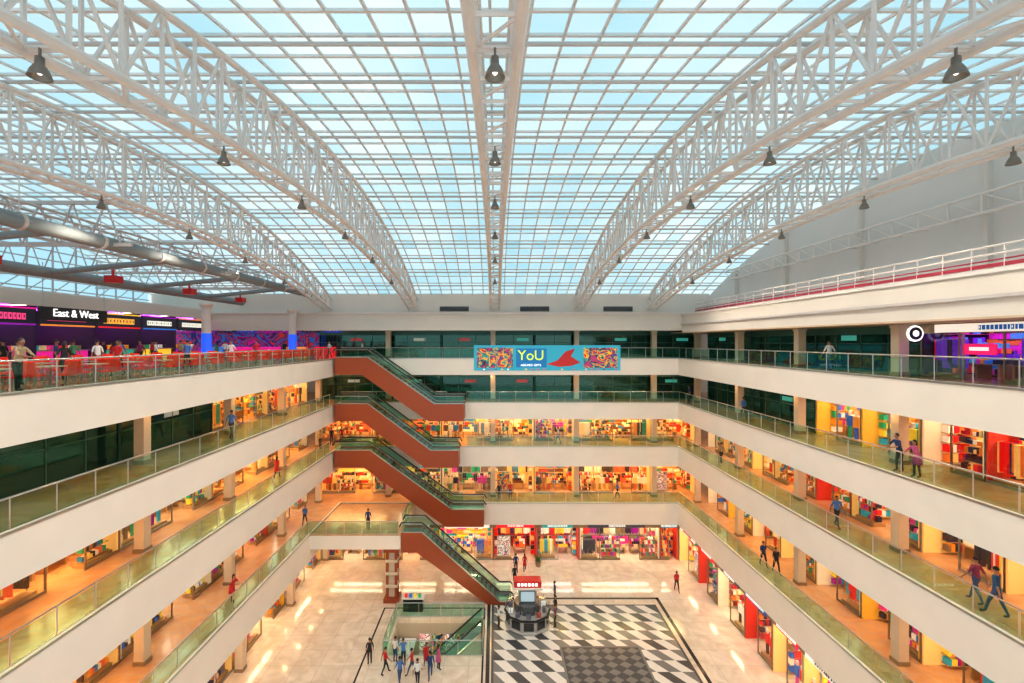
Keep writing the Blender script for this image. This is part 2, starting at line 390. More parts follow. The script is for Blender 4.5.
def storefront(side, L, u0, u1, style, vf, zt=None, signc=None, depth=3.4, light=None):
    T = mapper(side); z0 = FL[L]
    if zt is None: zt = FL[L + 1] - DEP[L + 1] if L < 4 else EYE + .8
    vb = vf + depth; W = u1 - u0
    b = MB()
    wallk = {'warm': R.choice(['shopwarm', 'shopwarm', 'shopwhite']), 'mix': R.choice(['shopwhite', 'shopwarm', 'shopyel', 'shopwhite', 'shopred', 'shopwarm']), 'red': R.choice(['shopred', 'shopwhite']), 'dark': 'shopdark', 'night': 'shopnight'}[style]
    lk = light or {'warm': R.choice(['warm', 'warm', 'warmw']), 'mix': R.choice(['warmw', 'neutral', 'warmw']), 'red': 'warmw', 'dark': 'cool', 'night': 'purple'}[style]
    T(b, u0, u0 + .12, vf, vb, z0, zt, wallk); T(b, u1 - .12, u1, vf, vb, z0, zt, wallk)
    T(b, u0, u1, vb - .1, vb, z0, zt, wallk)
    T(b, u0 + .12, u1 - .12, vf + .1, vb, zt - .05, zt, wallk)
    for q in (.22, .6):
        T(b, u0 + .4, u1 - .4, vf + depth * q, vf + depth * q + .3, zt - .09, zt - .05, lk)
    sh = .42
    sc = signc or R.choice(SIGNC)
    T(b, u0, u1, vf - .06, vf + .06, zt - sh, zt, 'frame' if style != 'dark' else 'dframe')
    if style != 'dark':
        a = u0 + W * R.uniform(.03, .2); c = u1 - W * R.uniform(.03, .2)
        T(b, a, c, vf - .12, vf - .06, zt - sh + .03, zt - .03, 'sign', sc)
        lc = (.95, .95, .9) if sum(sc) < 1.6 else R.choice([(.4, .02, .02), (.03, .03, .03), (.02, .1, .3)])
        m = (a + c) / 2; q = m - R.uniform(.7, 1.1); e = 2 * m - q; hh = R.uniform(.07, .1)
        while q < e:
            w = R.uniform(.07, .17)
            T(b, q, q + w, vf - .14, vf - .12, zt - sh / 2 - hh, zt - sh / 2 + hh, 'sign', lc)
            if R.random() < .6: T(b, q + w * .35, q + w * .75, vf - .143, vf - .12, zt - sh / 2 - hh * .4, zt - sh / 2 + hh * .5, 'sign', sc)
            q += w + .05
    nd = max(2, round(W / 1.8)); dw = W / nd
    fk = 'dframe' if style == 'dark' else R.choice(['frame', 'steel', 'frame'])
    gk = 'glassd' if style == 'dark' else 'glasss'
    door = nd // 2
    for i in range(nd + 1):
        T(b, u0 + i * dw - .03, u0 + i * dw + .03, vf - .03, vf + .04, z0, zt - sh, fk)
    for i in range(nd):
        if i == door and style != 'dark': continue
        T(b, u0 + i * dw + .03, u0 + (i + 1) * dw - .03, vf, vf + .012, z0 + .12, zt - sh, gk)
        T(b, u0 + i * dw, u0 + (i + 1) * dw, vf - .03, vf + .05, z0, z0 + .12, fk)
    if style == 'dark':
        T(b, u0, u1, vf - .03, vf + .03, z0 + 1.5, z0 + 1.56, fk)
        if R.random() < .5:
            x = u0 + W * R.uniform(.3, .6)
            T(b, x, x + 1.2, vf - .02, vf, z0 + 1.7, z0 + 2.0, 'sign', R.choice([(.3, .3, .25), (.05, .3, .25), (.3, .05, .05)]))
    ob = b.build('storefront')
    g = MB(); full = PAL[style]
    pal = R.sample(full, min(len(full), R.randint(5, 8))) if style not in ('dark', 'night') else full
    clothes = R.random() < .45
    if style == 'dark': clothes = False
    top = zt - z0
    if clothes:
        nrow = 3 if top > 3 else 2
        for r_ in range(nrow):
            zz = z0 + .2 + r_ * (top - .4) / nrow
            T(g, u0 + .3, u1 - .3, vb - .5, vb - .46, zz + .95, zz + .98, 'steel')
            u = u0 + .2; run = 0
            while u < u1 - .3:
                if run <= 0: c = R.choice(pal); run = R.randint(3, 9); u += R.choice([0, .1])
                w = .08; h = R.uniform(.7, .85); cc = tuple(min(1, q_ * R.uniform(.75, 1.15)) for q_ in c)
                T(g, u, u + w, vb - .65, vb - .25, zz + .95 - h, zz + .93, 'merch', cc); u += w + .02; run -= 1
    else:
        ns = 8
        for s in range(ns):
            zz = z0 + .1 + s * (top - .5) / (ns - 1)
            T(g, u0 + .2, u1 - .2, vb - .5, vb - .1, zz - .03, zz, 'shelf')
            u = u0 + .2; run = 0
            while u < u1 - .35:
                if run <= 0: c = R.choice(pal); run = R.randint(2, 6); w = R.uniform(.1, .24); h = R.uniform(.18, .32)
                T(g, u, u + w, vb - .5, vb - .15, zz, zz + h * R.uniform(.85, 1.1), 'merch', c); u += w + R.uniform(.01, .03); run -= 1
    for s in range(6):
        zz = z0 + .2 + s * .45
        for ue in (u0 + .14, u1 - .5):
            T(g, ue, ue + .36, vf + .8, vb - .6, zz - .03, zz, 'shelf')
            v = vf + .85
            while v < vb - .9:
                w = R.uniform(.12, .26); T(g, ue + .02, ue + .34, v, v + w, zz, zz + R.uniform(.22, .38), 'merch', R.choice(pal)); v += w + .02
    if style != 'dark':
        smode = R.choice([0, 1, 1, 2])
        for i in range(nd):
            if i == door: continue
            uc = u0 + (i + .5) * dw
            T(g, uc - .75, uc + .75, vf + .15, vf + .75, z0, z0 + .2, 'shelf')
            mode = smode if R.random() < .6 else R.choice([0, 1, 2, 3])
            if mode == 1:
                for lev in range(5):
                    zz = z0 + .25 + lev * .38
                    T(g, uc - .75, uc + .75, vf + .3, vf + .6, zz - .02, zz, 'shelf')
                    u = uc - .72
                    while u < uc + .6:
                        w = R.uniform(.08, .22); T(g, u, u + w, vf + .32, vf + .58, zz, zz + R.uniform(.14, .32), 'merch', R.choice(pal)); u += w + .02
            elif mode == 2:
                T(g, uc - .7, uc + .7, vf + .5, vf + .53, z0 + 1.75, z0 + 1.78, 'steel')
                u = uc - .65; c = R.choice(pal)
                while u < uc + .6:
                    if R.random() < .3: c = R.choice(pal)
                    T(g, u, u + .06, vf + .32, vf + .7, z0 + 1.75 - R.uniform(.9, 1.4), z0 + 1.74, 'merch', c); u += .08
                for q in (-.7, .7): T(g, uc + q - .02, uc + q + .02, vf + .48, vf + .52, z0 + .2, z0 + 1.78, 'steel')
            elif mode == 3:
                T(g, uc - .6, uc + .6, vf + .3, vf + .33, z0 + .3, z0 + 2.1, R.choice(['poster', 'poster2', 'poster2']))
                T(g, uc - .64, uc + .64, vf + .33, vf + .36, z0 + .2, z0 + 2.15, 'white')
            else:
                for q in (-.5, 0, .5):
                    c = R.choice(pal); c2 = R.choice(pal); x = uc + q
                    T(g, x - .10, x - .02, vf + .4, vf + .5, z0 + .2, z0 + .95, 'merch', c2)
                    T(g, x + .02, x + .10, vf + .4, vf + .5, z0 + .2, z0 + .95, 'merch', c2)
                    T(g, x - .15, x + .15, vf + .37, vf + .53, z0 + .9, z0 + 1.2, 'merch', c)
                    T(g, x - .18, x + .18, vf + .38, vf + .52, z0 + 1.2, z0 + 1.5, 'merch', c)
                    T(g, x - .24, x - .18, vf + .42, vf + .48, z0 + .9, z0 + 1.47, 'merch', c)
                    T(g, x + .18, x + .24, vf + .42, vf + .48, z0 + .9, z0 + 1.47, 'merch', c)
                    T(g, x - .03, x + .03, vf + .42, vf + .48, z0 + 1.5, z0 + 1.57, 'merch', (.75, .6, .45))
                    T(g, x - .065, x + .065, vf + .38, vf + .52, z0 + 1.56, z0 + 1.78, 'merch', (.75, .6, .45))
        for q in range(int(W / 1.7)):
            uc = u0 + 1.0 + q * 1.6
            if uc > u1 - .9: break
            T(g, uc - .6, uc + .6, vf + 1.3, vf + 2.1, z0 + .6, z0 + .65, 'shelf')
            T(g, uc - .55, uc - .45, vf + 1.35, vf + 2.05, z0, z0 + .6, 'shelf'); T(g, uc + .45, uc + .55, vf + 1.35, vf + 2.05, z0, z0 + .6, 'shelf')
            for lev in range(4):
                c = R.choice(pal)
                for j in range(6):
                    if R.random() < .5: c = R.choice(pal)
                    zz = z0 + .65 + lev * .24
                    T(g, uc - .57 + .19 * j, uc - .40 + .19 * j, vf + 1.4 + lev * .08, vf + 2.0 - lev * .08, zz, zz + R.uniform(.16, .24), 'merch', c)
    g.build('merchandise', parent=ob)
    return ob

bays = [(.5, 8)] + list(zip(COLY[:-1], COLY[1:]))
stR = {0: ['mix', 'mix', 'mix', 'mix', 'red', 'mix'], 1: ['mix', 'warm', 'mix', 'mix', 'warm', 'mix'],
       2: ['warm', 'warm', 'mix', 'mix', 'warm', 'warm'], 3: ['mix', 'red', 'red', 'mix', 'dark', 'dark'], 4: ['dark', 'night', 'night', 'dark', 'dark', 'dark']}
stL = {0: ['mix', 'mix', 'mix', 'mix', 'mix', 'mix'], 1: ['warm', 'mix', 'warm', 'mix', 'mix', 'mix'],
       2: ['warm', 'warm', 'warm', 'mix', 'warm', 'warm'], 3: ['dark', 'dark', 'dark', 'dark', 'warm', 'warm']}
for L in range(5):
    for i, (a, c) in enumerate(bays):
        if L != 4 and stR[L][i] != 'dark':
            m_ = a + (c - .05 - a) * R.choice([.45, .5, .6])
            storefront('R', L, a, m_ - .02, stR[L][i], .25 if L == 0 else 3.0)
            storefront('R', L, m_, c - .05, stR[L][i], .25 if L == 0 else 3.0)
        else:
            storefront('R', L, a, c - .05, stR[L][i], .25 if L == 0 else 3.0)
        if L < 4: storefront('L', L, a, c - .05, stL[L][i], 2.0 if L == 0 else 3.3)
stB = {0: ['mix', 'mix', 'mix', 'red', 'mix', 'mix'], 1: ['warm', 'warm', 'mix', 'warm', 'warm', 'warm'], 2: ['warm', 'warm', 'warm', 'warm', 'mix', 'warm'], 3: ['dark'] * 6, 4: ['dark'] * 6}
bx = [-17.8, -10.6, -5.4, -.2, 4.0, 8.1, 15.8]
sgnB = [None, (.9, .85, .8), (.9, .85, .8), (.85, .02, .03), (.02, .3, .3), (.05, .05, .06)]
for L in range(5):
    for i in range(6):
        a, c = bx[i], bx[i + 1]
        if L == 0 and i == 0: a = -16.5
        storefront('B', L, a, c - .03, stB[L][i], .35 if L == 0 else 3.1, zt=(EYE + 1.05) if L == 4 else None, signc=sgnB[i] if L == 0 else None)
    storefront('B', L, 15.8, 20.3 if L else 17.5, 'red' if L == 0 else ('dark' if L > 2 else 'warm'), .35 if L == 0 else 3.1, zt=(EYE + 1.05) if L == 4 else None)

# ---------------------------------------------------------------- railings
def railing(p0, p1, z, h=1.05):
    p0 = Vector((p0[0], p0[1], z)); p1 = Vector((p1[0], p1[1], z)); d = p1 - p0; Ln = d.length; d.normalize()
    n = max(1, round(Ln / 1.6)); st = Ln / n; b = MB(); perp = Vector((-d.y, d.x, 0)) * .006
    for i in range(n + 1):
        q = p0 + d * st * i
        b.tube(q, q + Vector((0, 0, h)), .022, 'steel', 6)
        if i < n:
            a = q + d * .05; c = q + d * (st - .05)
            P = [a - perp, c - perp, c + perp, a + perp]
            b.hexa([v + Vector((0, 0, .08)) for v in P] + [v + Vector((0, 0, h - .08)) for v in P], 'glassr')
    b.tube(p0 + Vector((0, 0, h)), p1 + Vector((0, 0, h)), .034, 'steel', 8)
    b.tube(p0 + Vector((0, 0, .06)), p1 + Vector((0, 0, .06)), .02, 'steel', 6)
    b.build('glass_railing')
off = .22
EY0, EY1 = 43.7, 45.7
for L in (1, 2, 3, 4):
    z = FL[L]
    railing((XR + off, .5), (XR + off, YB + off), z)
    if L == 1:
        railing((XL - off, .5), (XL - off, 38.4 + off), z)
        railing((XL - off, 38.6), (-7.7, 38.6), z)
        railing((-7.7, 40.4), (-7.7, YB + off), z)
    else:
        railing((XL - off, .5), (XL - off, EY0 - .05), z)
    if L == 4:
        railing((XL, YB + off), (XR + off, YB + off), z)
    elif L == 1:
        railing((-1.0, YB + off), (XR + off, YB + off), z); railing((-7.7, YB + off), (-3.0, YB + off), z)
    else:
        railing((XL, YB + off), (-4.6, YB + off), z); railing((-2.7, YB + off), (XR + off, YB + off), z)
railing((HX0 - .15, HY0 - .15), (HX1 + .1, HY0 - .15), 0); railing((HX0 - .15, HY0), (HX0 - .15, HY1), 0)
railing((HX0 - .15, HY1 + .15), (HX1 + .1, HY1 + .15), 0); railing((HX1 + .1, HY0), (HX1 + .1, HY1 - 2.1), 0)

# ---------------------------------------------------------------- escalators
def escalator(x0, x1, x2, x3, zt, zb, y0, y1, d=1.35, db=None):
    b = MB(); grounded = db is not None
    sl = (zt - zb) / (x2 - x1)
    kx = (d - .05) / sl * .25
    if not grounded: bot = [(x3, zb - d), (x2 - kx, zb - d), (x1 - kx, zt - d), (x0, zt - d)]
    else: bot = [(x3, zb + .01), (x2 - d / sl * .6, zb), (x1 - kx, zt - d), (x0, zt - d)]
    prof = [(x0, zt - .06), (x1, zt - .06), (x2, zb + .01), (x3, zb + .012)] + bot
    b.prism_xz(prof, y0 + .1, y1 - .1, 'escal')
    sk = [(x0, zt + .22), (x1 + .1, zt + .22), (x2 + .1, zb + .22), (x3, zb + .22)]
    sp = sk + bot
    b.prism_xz(sp, y0, y0 + .1, 'escal'); b.prism_xz(sp, y1 - .1, y1, 'escal')
    for yy in (y0 + .05, y1 - .05):
        for (p, q) in zip(sk[:-1], sk[1:]):
            b.beam((p[0], yy, p[1] + .02), (q[0], yy, q[1] + .02), .16, .07, 'steel')
        g = [(p[0], p[1]) for p in sk] + [(p[0], p[1] + .72) for p in sk[::-1]]
        b.prism_xz(g, yy - .008, yy + .008, 'glassr')
        hs = [(p[0], p[1] + .76) for p in sk]
        for (p, q) in zip(hs[:-1], hs[1:]):
            b.tube((p[0], yy, p[1]), (q[0], yy, q[1]), .055, 'rubber', 8)
            b.tube((p[0], yy, p[1] - .07), (q[0], yy, q[1] - .07), .03, 'steel', 6)
        b.tube((hs[0][0], yy, hs[0][1]), (hs[0][0] - .15, yy, hs[0][1] - .35), .055, 'rubber', 8)
        b.tube((hs[3][0], yy, hs[3][1]), (hs[3][0] + .2, yy, hs[3][1] - .35), .055, 'rubber', 8)
    n = int((x2 - x1) / .36); st = (x2 - x1) / n; rise = (zt - zb) / n
    for i in range(n):
        xa = x1 + i * st; z = zt - i * rise
        b.box(xa, xa + st, y0 + .12, y1 - .12, z - rise - .1, z - rise * .35, 'step')
    b.box(x0, x1, y0 + .12, y1 - .12, zt - .04, zt, 'steel'); b.box(x2, x3, y0 + .12, y1 - .12, zb + .012, zb + .03, 'steel')
    b.build('escalator')
escalator(-14.5, -11.6, -5.6, -2.8, FL[4], FL[3], EY0, EY1)
escalator(-14.5, -11.6, -5.9, -3.3, FL[3], FL[2], EY0, EY1)
escalator(-14.5, -11.4, -4.0, -1.0, FL[2], FL[1], EY0, EY1)
escalator(-7.45, -5.9, .3, 1.3, FL[1], 0.0, 38.45, 40.2, db=0)

b = MB(); x, y = -8.3, 39.2
for sx in (-.35, .35):
    for sy in (-.35, .35): b.box(x + sx - .09, x + sx + .09, y + sy - .09, y + sy + .09, 0, 4.4, 'escal')
b.box(x - .6, x + .6, y - .6, y + .6, 0, .35, 'escal')
for zz in (1.2, 2.2, 3.2): b.box(x - .5, x + .5, y - .5, y + .5, zz, zz + .22, 'col')
b.box(x - .62, x + .62, y - .62, y + .62, 4.05, 4.38, 'escal')
b.box(x - .25, x + .25, y - .25, y + .25, .3, 4.1, 'col')
b.build('landing_pillar')

# ---------------------------------------------------------------- upper walls
def up(y): return EYE + 9.0 - .0083 * (y - 23) ** 2
def lo(y): return EYE + 6.0 - .0048 * (y - 22) ** 2
b = MB()
b.box(-33.0, XR + 3, YB + .0, YB + .5, EYE + 1.05, EYE + 2.75, 'ledge')
b.box(-33.0, XR + 3, YB - .12, YB, EYE + 2.62, EYE + 2.78, 'white')
b.box(-33.0, 20.6, YB + .5, YB + .8, EYE + 1.05, EYE + 4.6, 'wall')
b.box(-14.9, 20.6, YB + .8, 56, EYE + 1.05, EYE + 1.3, 'soffit')
b.box(-33.5, 27, 55.8, 56, 0, EYE + 1.2, 'wall')
b.build('wall_back')
for x in (-3.9, 3.8, 11.8):
    b = MB()
    b.box(x - 1.5, x + 1.5, YB + .42, YB + .5, EYE + 2.85, EYE + 3.4, 'white')
    for i in range(4): b.box(x - 1.4, x + 1.4, YB + .38, YB + .42, EYE + 2.9 + i * .12, EYE + 2.99 + i * .12, 'vent')
    b.build('wall_vent')
b = MB()
xw = 20.6
for i in range(24):
    y0 = 0 + i * 2; y1 = min(y0 + 2, 46.6)
    b.hexa([(xw, y0, EYE + .9), (xw + .3, y0, EYE + .9), (xw + .3, y1, EYE + .9), (xw, y1, EYE + .9), (xw, y0, up(y0)), (xw + .3, y0, up(y0)), (xw + .3, y1, up(y1)), (xw, y1, up(y1))], 'greywall')
b.box(XR + .4, xw, 0, YB, EYE + .9, EYE + 2.55, 'ledge')
b.box(XR + .25, XR + .42, 0, YB, EYE + 1.55, EYE + 1.68, 'purl')
b.box(XR + .3, XR + .5, 0, YB, EYE + 2.45, EYE + 2.6, 'white')
b.box(XR + .4, 27, 0, 56, EYE + .82, EYE + .9, 'soffit')
b.build('wall_right')
b = MB()
b.box(18.2, 18.25, 0, 44, EYE + 2.72, EYE + 2.86, 'pink')
for i in range(37):
    y = .5 + i * 1.2; b.tube((18.23, y, EYE + 2.55), (18.23, y, EYE + 3.5), .035, 'white')
for zz in (3.5, 3.2): b.tube((18.23, 0, EYE + zz), (18.23, 44, EYE + zz), .045, 'white')
b.tube((18.23, 0, EYE + 2.98), (18.23, 44, EYE + 2.98), .03, 'pink')
b.build('maintenance_railing')
b = MB()
for zz in (5.3, 6.1): b.tube((20.1, 2, EYE + zz), (20.1, 42, EYE + zz), .06, 'white')
for i in range(27):
    y = 2 + i * 1.5
    b.tube((20.1, y, EYE + 5.3), (20.1, y, EYE + 6.1), .04, 'white'); b.tube((20.1, y, EYE + 5.3), (20.6, y, EYE + 5.3), .04, 'white'); b.tube((20.1, y, EYE + 5.3), (20.1, y + 1.5, EYE + 6.1), .025, 'white')
b.build('wall_rail')
b = MB()
for i in range(6): b.box(20.35, 20.6, 6 + i * 7, 6.2 + i * 7, EYE + 2.6, up(6 + i * 7) - .3, 'wall')
b.build('wall_pilasters')

# ---------------------------------------------------------------- glass roof
roof = empty('glass_roof', (-6, 23, EYE + 9))
RX0, RX1 = -33.0, 20.8
NX = 54; NY = 36
dx = (RX1 - RX0) / NX; dy = 46.8 / NY
m, nt, out = new_mat('skylight_panel')
t = nt.nodes.new('ShaderNodeBsdfTransparent'); a = nt.nodes.new('ShaderNodeAttribute'); a.attribute_name = 'Col'
nt.links.new(a.outputs['Color'], t.inputs[0])
g = nt.nodes.new('ShaderNodeBsdfGlossy'); g.inputs['Roughness'].default_value = .2
mx = nt.nodes.new('ShaderNodeMixShader'); mx.inputs[0].default_value = .04
nt.links.new(t.outputs[0], mx.inputs[1]); nt.links.new(g.outputs[0], mx.inputs[2]); nt.links.new(mx.outputs[0], out.inputs[0])
M['sky'] = m
b = MB()
for j in range(NY):
    y0 = j * dy; y1 = y0 + dy
    rowt = R.uniform(-.05, .05)
    for i in range(NX):
        x0 = RX0 + i * dx; x1 = x0 + dx
        k = R.uniform(-.10, .10) + rowt
        c = tuple(min(1, q) for q in (.78 + k * 1.3, .93 + k * .6, .96 + k * .4))
        b.face([(x0, y0, up(y0) + .12), (x1, y0, up(y0) + .12), (x1, y1, up(y1) + .12), (x0, y1, up(y1) + .12)], 'sky', c)
b.build('glazing', parent=roof)
b = MB()
for i in range(NX + 1):
    x = RX0 + i * dx
    for j in range(0, NY):
        y0 = j * dy; y1 = y0 + dy
        b.beam((x, y0, up(y0) + .08), (x, y1, up(y1) + .08), .075, .07, 'mull')
for j in range(NY + 1):
    y = j * dy
    b.beam((RX0, y, up(y) + .06), (RX1, y, up(y) + .06), .09, .08, 'mull')
b.build('mullions', parent=roof)
b = MB()
for j in range(0, NY + 1, 2):
    y = j * dy
    b.tube((RX0, y, up(y) - .18), (RX1, y, up(y) - .18), .06, 'purl')
b.build('purlins', parent=roof)

# ---------------------------------------------------------------- trusses and lamps
TX = [-16.1, -7.9, 0.0, 8.0, 15.1]
lampY = [8.4, 14.1, 19.8, 25.5, 31.2, 37.0]
for tx in TX:
    b = MB(); hw = .40
    ys = [46.6 - i * 1.19 for i in range(39)]
    for s in (-1, 1):
        x = tx + s * hw
        for i in range(len(ys) - 1):
            ya, yb = ys[i], ys[i + 1]
            b.tube((x, ya, lo(ya)), (x, yb, lo(yb)), .11, 'white', 8, caps=False)
            b.tube((x, ya, up(ya) - .35), (x, yb, up(yb) - .35), .10, 'white', 8, caps=False)
            b.tube((x, ya, lo(ya)), (x, ya, up(ya) - .35), .05, 'white', 5, caps=False)
            if i % 2: b.tube((x, ya, lo(ya)), (x, yb, up(yb) - .35), .05, 'white', 5, caps=False)
            else: b.tube((x, ya, up(ya) - .35), (x, yb, lo(yb)), .05, 'white', 5, caps=False)
    for i, y in enumerate(ys):
        b.tube((tx - hw, y, lo(y)), (tx + hw, y, lo(y)), .045, 'white', 5)
        b.tube((tx - hw, y, up(y) - .35), (tx + hw, y, up(y) - .35), .04, 'white', 5)
        if i < len(ys) - 1 and i % 2 == 0:
            y2 = ys[i + 1]; b.tube((tx - hw, y, lo(y)), (tx + hw, y2, lo(y2)), .035, 'white', 5)
    b.build('roof_truss')
    for y in lampY:
        z = lo(y) - .12
        b = MB(); q = .56
        b.tube((tx, y, z + .12), (tx, y, z - .12), .025, 'lampshade', 6)
        b.tube((tx - hw, y, z + .12), (tx + hw, y, z + .12), .03, 'white', 6)
        b.lathe(tx, y, [(r_ * q, z - z_ * q) for r_, z_ in ((.0, .1), (.12, .1), (.13, .34), (.18, .40), (.26, .54), (.31, .70), (.32, .74), (.29, .70), (.2, .5), (.1, .38))], 'lampshade', 16)
        b.ell((tx, y, z - .31), (.05, .05, .06), 'bulb', 8, 6)
        ob = b.build('highbay_lamp', smooth=True)
        ld = bpy.data.lights.new('highbay_light', 'SPOT'); ld.energy = 400; ld.color = (1, .86, .70); ld.shadow_soft_size = .2
        ld.spot_size = math.radians(150 if tx < -16 else 168); ld.spot_blend = .5
        lo_ = bpy.data.objects.new('lamp_light', ld); S.collection.objects.link(lo_)
        lo_.parent = ob; lo_.location = Vector((tx, y, z - .7)) - ob.location

# ---------------------------------------------------------------- left upper clerestory & services
b = MB()
for i in range(23):
    y0 = i * 2; y1 = y0 + 2
    b.face([(-33, y0, EYE + 3.6), (-33, y1, EYE + 3.6), (-33, y1, up(y1)), (-33, y0, up(y0))], 'sky', (.6, .85, .95))
    b.tube((-32.9, y0, EYE + 3.6), (-32.9, y0, up(y0)), .07, 'purl')
    b.tube((-32.9, y0, EYE + 3.6), (-32.9, y1, EYE + 5.0), .04, 'purl')
for q in range(6): b.tube((-32.9, 0, EYE + 3.9 + q * .7), (-32.9, 46, EYE + 3.9 + q * .7), .05, 'purl')
b.box(-33.3, -33, 0, 46, FL[4], EYE + 3.6, 'wall')
b.build('wall_left')
b = MB()
b.tube((-17.6, 2, EYE + 4.45), (-17.6, 45.9, EYE + 4.45), .30, 'duct', 20)
for i in range(12): b.tube((-17.6, 3 + i * 3.7, EYE + 4.45), (-17.6, 3.15 + i * 3.7, EYE + 4.45), .34, 'purl', 16); b.tube((-17.6, 3.1 + i * 3.7, EYE + 4.75), (-17.6, 3.1 + i * 3.7, up(3.1 + i * 3.7)), .02, 'white')
b.build('ventilation_duct')
b = MB()
b.tube((-24, 8, EYE + 3.7), (-24, 45.9, EYE + 3.7), .3, 'duct', 16)
for i in range(5):
    y = 12 + i * 7
    b.tube((-24, y, EYE + 3.7), (-17.8, y, EYE + 4.3), .16, 'duct', 12)
    b.box(-22.4, -21.8, y + 1.7, y + 2.4, EYE + 3.4, EYE + 3.8, 'red')
    b.box(-22.15, -22.05, y + 1.95, y + 2.05, EYE + 3.8, EYE + 4.4, 'red')
b.build('ventilation_duct')
b = MB()
for zz in (4.8, 5.9):
    for xx in (-21, -20): b.tube((xx, 4, EYE + zz), (xx, 45.9, EYE + zz), .06, 'purl')
for i in range(27):
    y = 4 + i * 1.5
    for xx in (-21, -20): b.tube((xx, y, EYE + 4.8), (xx, y + .75, EYE + 5.9), .035, 'purl'); b.tube((xx, y + .75, EYE + 5.9), (xx, y + 1.5, EYE + 4.8), .035, 'purl')
    b.tube((-21, y, EYE + 4.8), (-20, y, EYE + 4.8), .03, 'purl')
b.build('service_catwalk')
b = MB()
for y in (22, 31, 40):
    b.beam((-33, y, EYE + 4.4), (-16.5, y, EYE + 4.4), .12, .16, 'purl')
    b.beam((-33, y, EYE + 6.3), (-16.5, y, EYE + 6.3), .12, .15, 'purl')
    for i in range(10): b.tube((-32 + i * 1.5, y, EYE + 4.4), (-31.2 + i * 1.5, y, EYE + 6.3), .04, 'purl'); b.tube((-31.2 + i * 1.5, y, EYE + 6.3), (-30.5 + i * 1.5, y, EYE + 4.4), .04, 'purl')
b.build('cross_beams')

# food court stalls
b = MB()
b.box(-33, -27, 10, 45.9, EYE + 2.2, EYE + 2.5, 'wall'); b.box(-27.1, -26.9, 10, 45.9, EYE + 2.1, EYE + 2.9, 'ledge')
b.box(-27.4, -27.1, 10, 45.9, EYE + 2.9, EYE + 3.05, 'white')
b.build('stall_canopy')
stc = [(.9, .3, .05), (.8, .02, .03), (.03, .2, .6), (.02, .02, .03), (.75, .02, .3), (.02, .35, .25), (.9, .6, .05), (.3, .02, .4)]
for i in range(8):
    y0 = 12 + i * 4.2; y1 = y0 + 4.0; z0 = FL[4]
    b = MB()
    b.box(-28.2, -27.5, y0 + .1, y1 - .1, z0, z0 + 1.05, 'sign', stc[i]); b.box(-28.3, -27.4, y0, y1, z0 + 1.05, z0 + 1.12, 'steel')
    b.box(-32, -31.8, y0, y1, z0, EYE + 2.15, 'shopnight'); b.box(-32, -27.3, y0 - .1, y0 + .02, z0, EYE + 2.15, 'shopnight')
    b.box(-27.3, -27.1, y0 + .05, y1 - .05, EYE + .95, EYE + 2.0, 'sign', (.02, .02, .03))
    tc_ = R.choice([(1, 1, .85), (1, .5, .08), (1, .1, .3), (.2, .7, 1)]); hh = R.uniform(.22, .4)
    q = y0 + .5
    while q < y1 - .8:
        w = R.uniform(.1, .26); b.box(-27.1, -27.05, q, q + w, EYE + 1.45 - hh / 2, EYE + 1.45 + hh / 2, 'sign', tc_); b.box(-27.1, -27.045, q + w * .3, q + w * .7, EYE + 1.45 - hh / 5, EYE + 1.45 + hh / 4, 'sign', (.02, .02, .03)); q += w + .08
    b.box(-27.1, -27.06, y0 + .05, y1 - .05, EYE + .95, EYE + 1.05, 'sign', stc[(i + 4) % 8]); b.box(-27.1, -27.06, y0 + .05, y1 - .05, EYE + 1.9, EYE + 2.0, 'sign', stc[(i + 1) % 8])
    for q in range(4):
        for zz in (1.3, 2.0): b.box(-31.8, -31.7, y0 + .2 + q, y0 + 1.05 + q, z0 + zz, z0 + zz + .55, 'sign', R.choice(stc + [(1, .9, .7), (.1, .3, .9)]))
    for q in range(7): b.box(-28.1, -27.7, y0 + .3 + q * .5, y0 + .6 + q * .5, z0 + 1.12, z0 + 1.4, 'merch', R.choice(PAL['mix']))
    b.box(-31, -28, y0 + .3, y0 + .6, EYE + 2.06, EYE + 2.14, 'warmw'); b.box(-31, -28, y1 - .8, y1 - .5, EYE + 2.06, EYE + 2.14, 'purple')
    b.build('food_stall')
sg = MB(); sg.box(-25.1, -25, 26.6, 31.2, EYE + 1.2, EYE + 1.95, 'vent'); sg.tube((-25.05, 26.8, EYE + 1.9), (-25.05, 26.8, EYE + 4.4), .02, 'steel'); sg.tube((-25.05, 31, EYE + 1.9), (-25.05, 31, EYE + 4.4), .02, 'steel')
so = sg.build('hanging_sign')
text('East & West', (-24.96, 28.9, EYE + 1.62), .62, (math.pi / 2, 0, math.pi / 2), 'sign_lettering', so)
b = MB()
b.box(-33, -15, 49.2, 49.4, FL[4], EYE + 2.2, 'mural')
for q in range(8):
    x0 = -32.5 + q * 2.15
    b.box(x0, x0 + 1.9, 49.0, 49.2, EYE + .9, EYE + 1.5, 'sign', R.choice([(.02, .02, .04), (.3, .01, .05), (.02, .05, .3), (.2, .01, .2)]))
    for j in range(4): b.box(x0 + .3 + j * .35, x0 + .5 + j * .35, 48.95, 49.0, EYE + 1.08, EYE + 1.32, 'sign', R.choice([(1, 1, .9), (1, .4, .1), (1, .1, .4), (.3, .8, 1)]))
for q in range(6): b.box(-32 + q * 2.8, -30 + q * 2.8, 48.2, 48.8, FL[4], FL[4] + 1.1, 'sign', R.choice(stc))
b.build('food_court_mural')
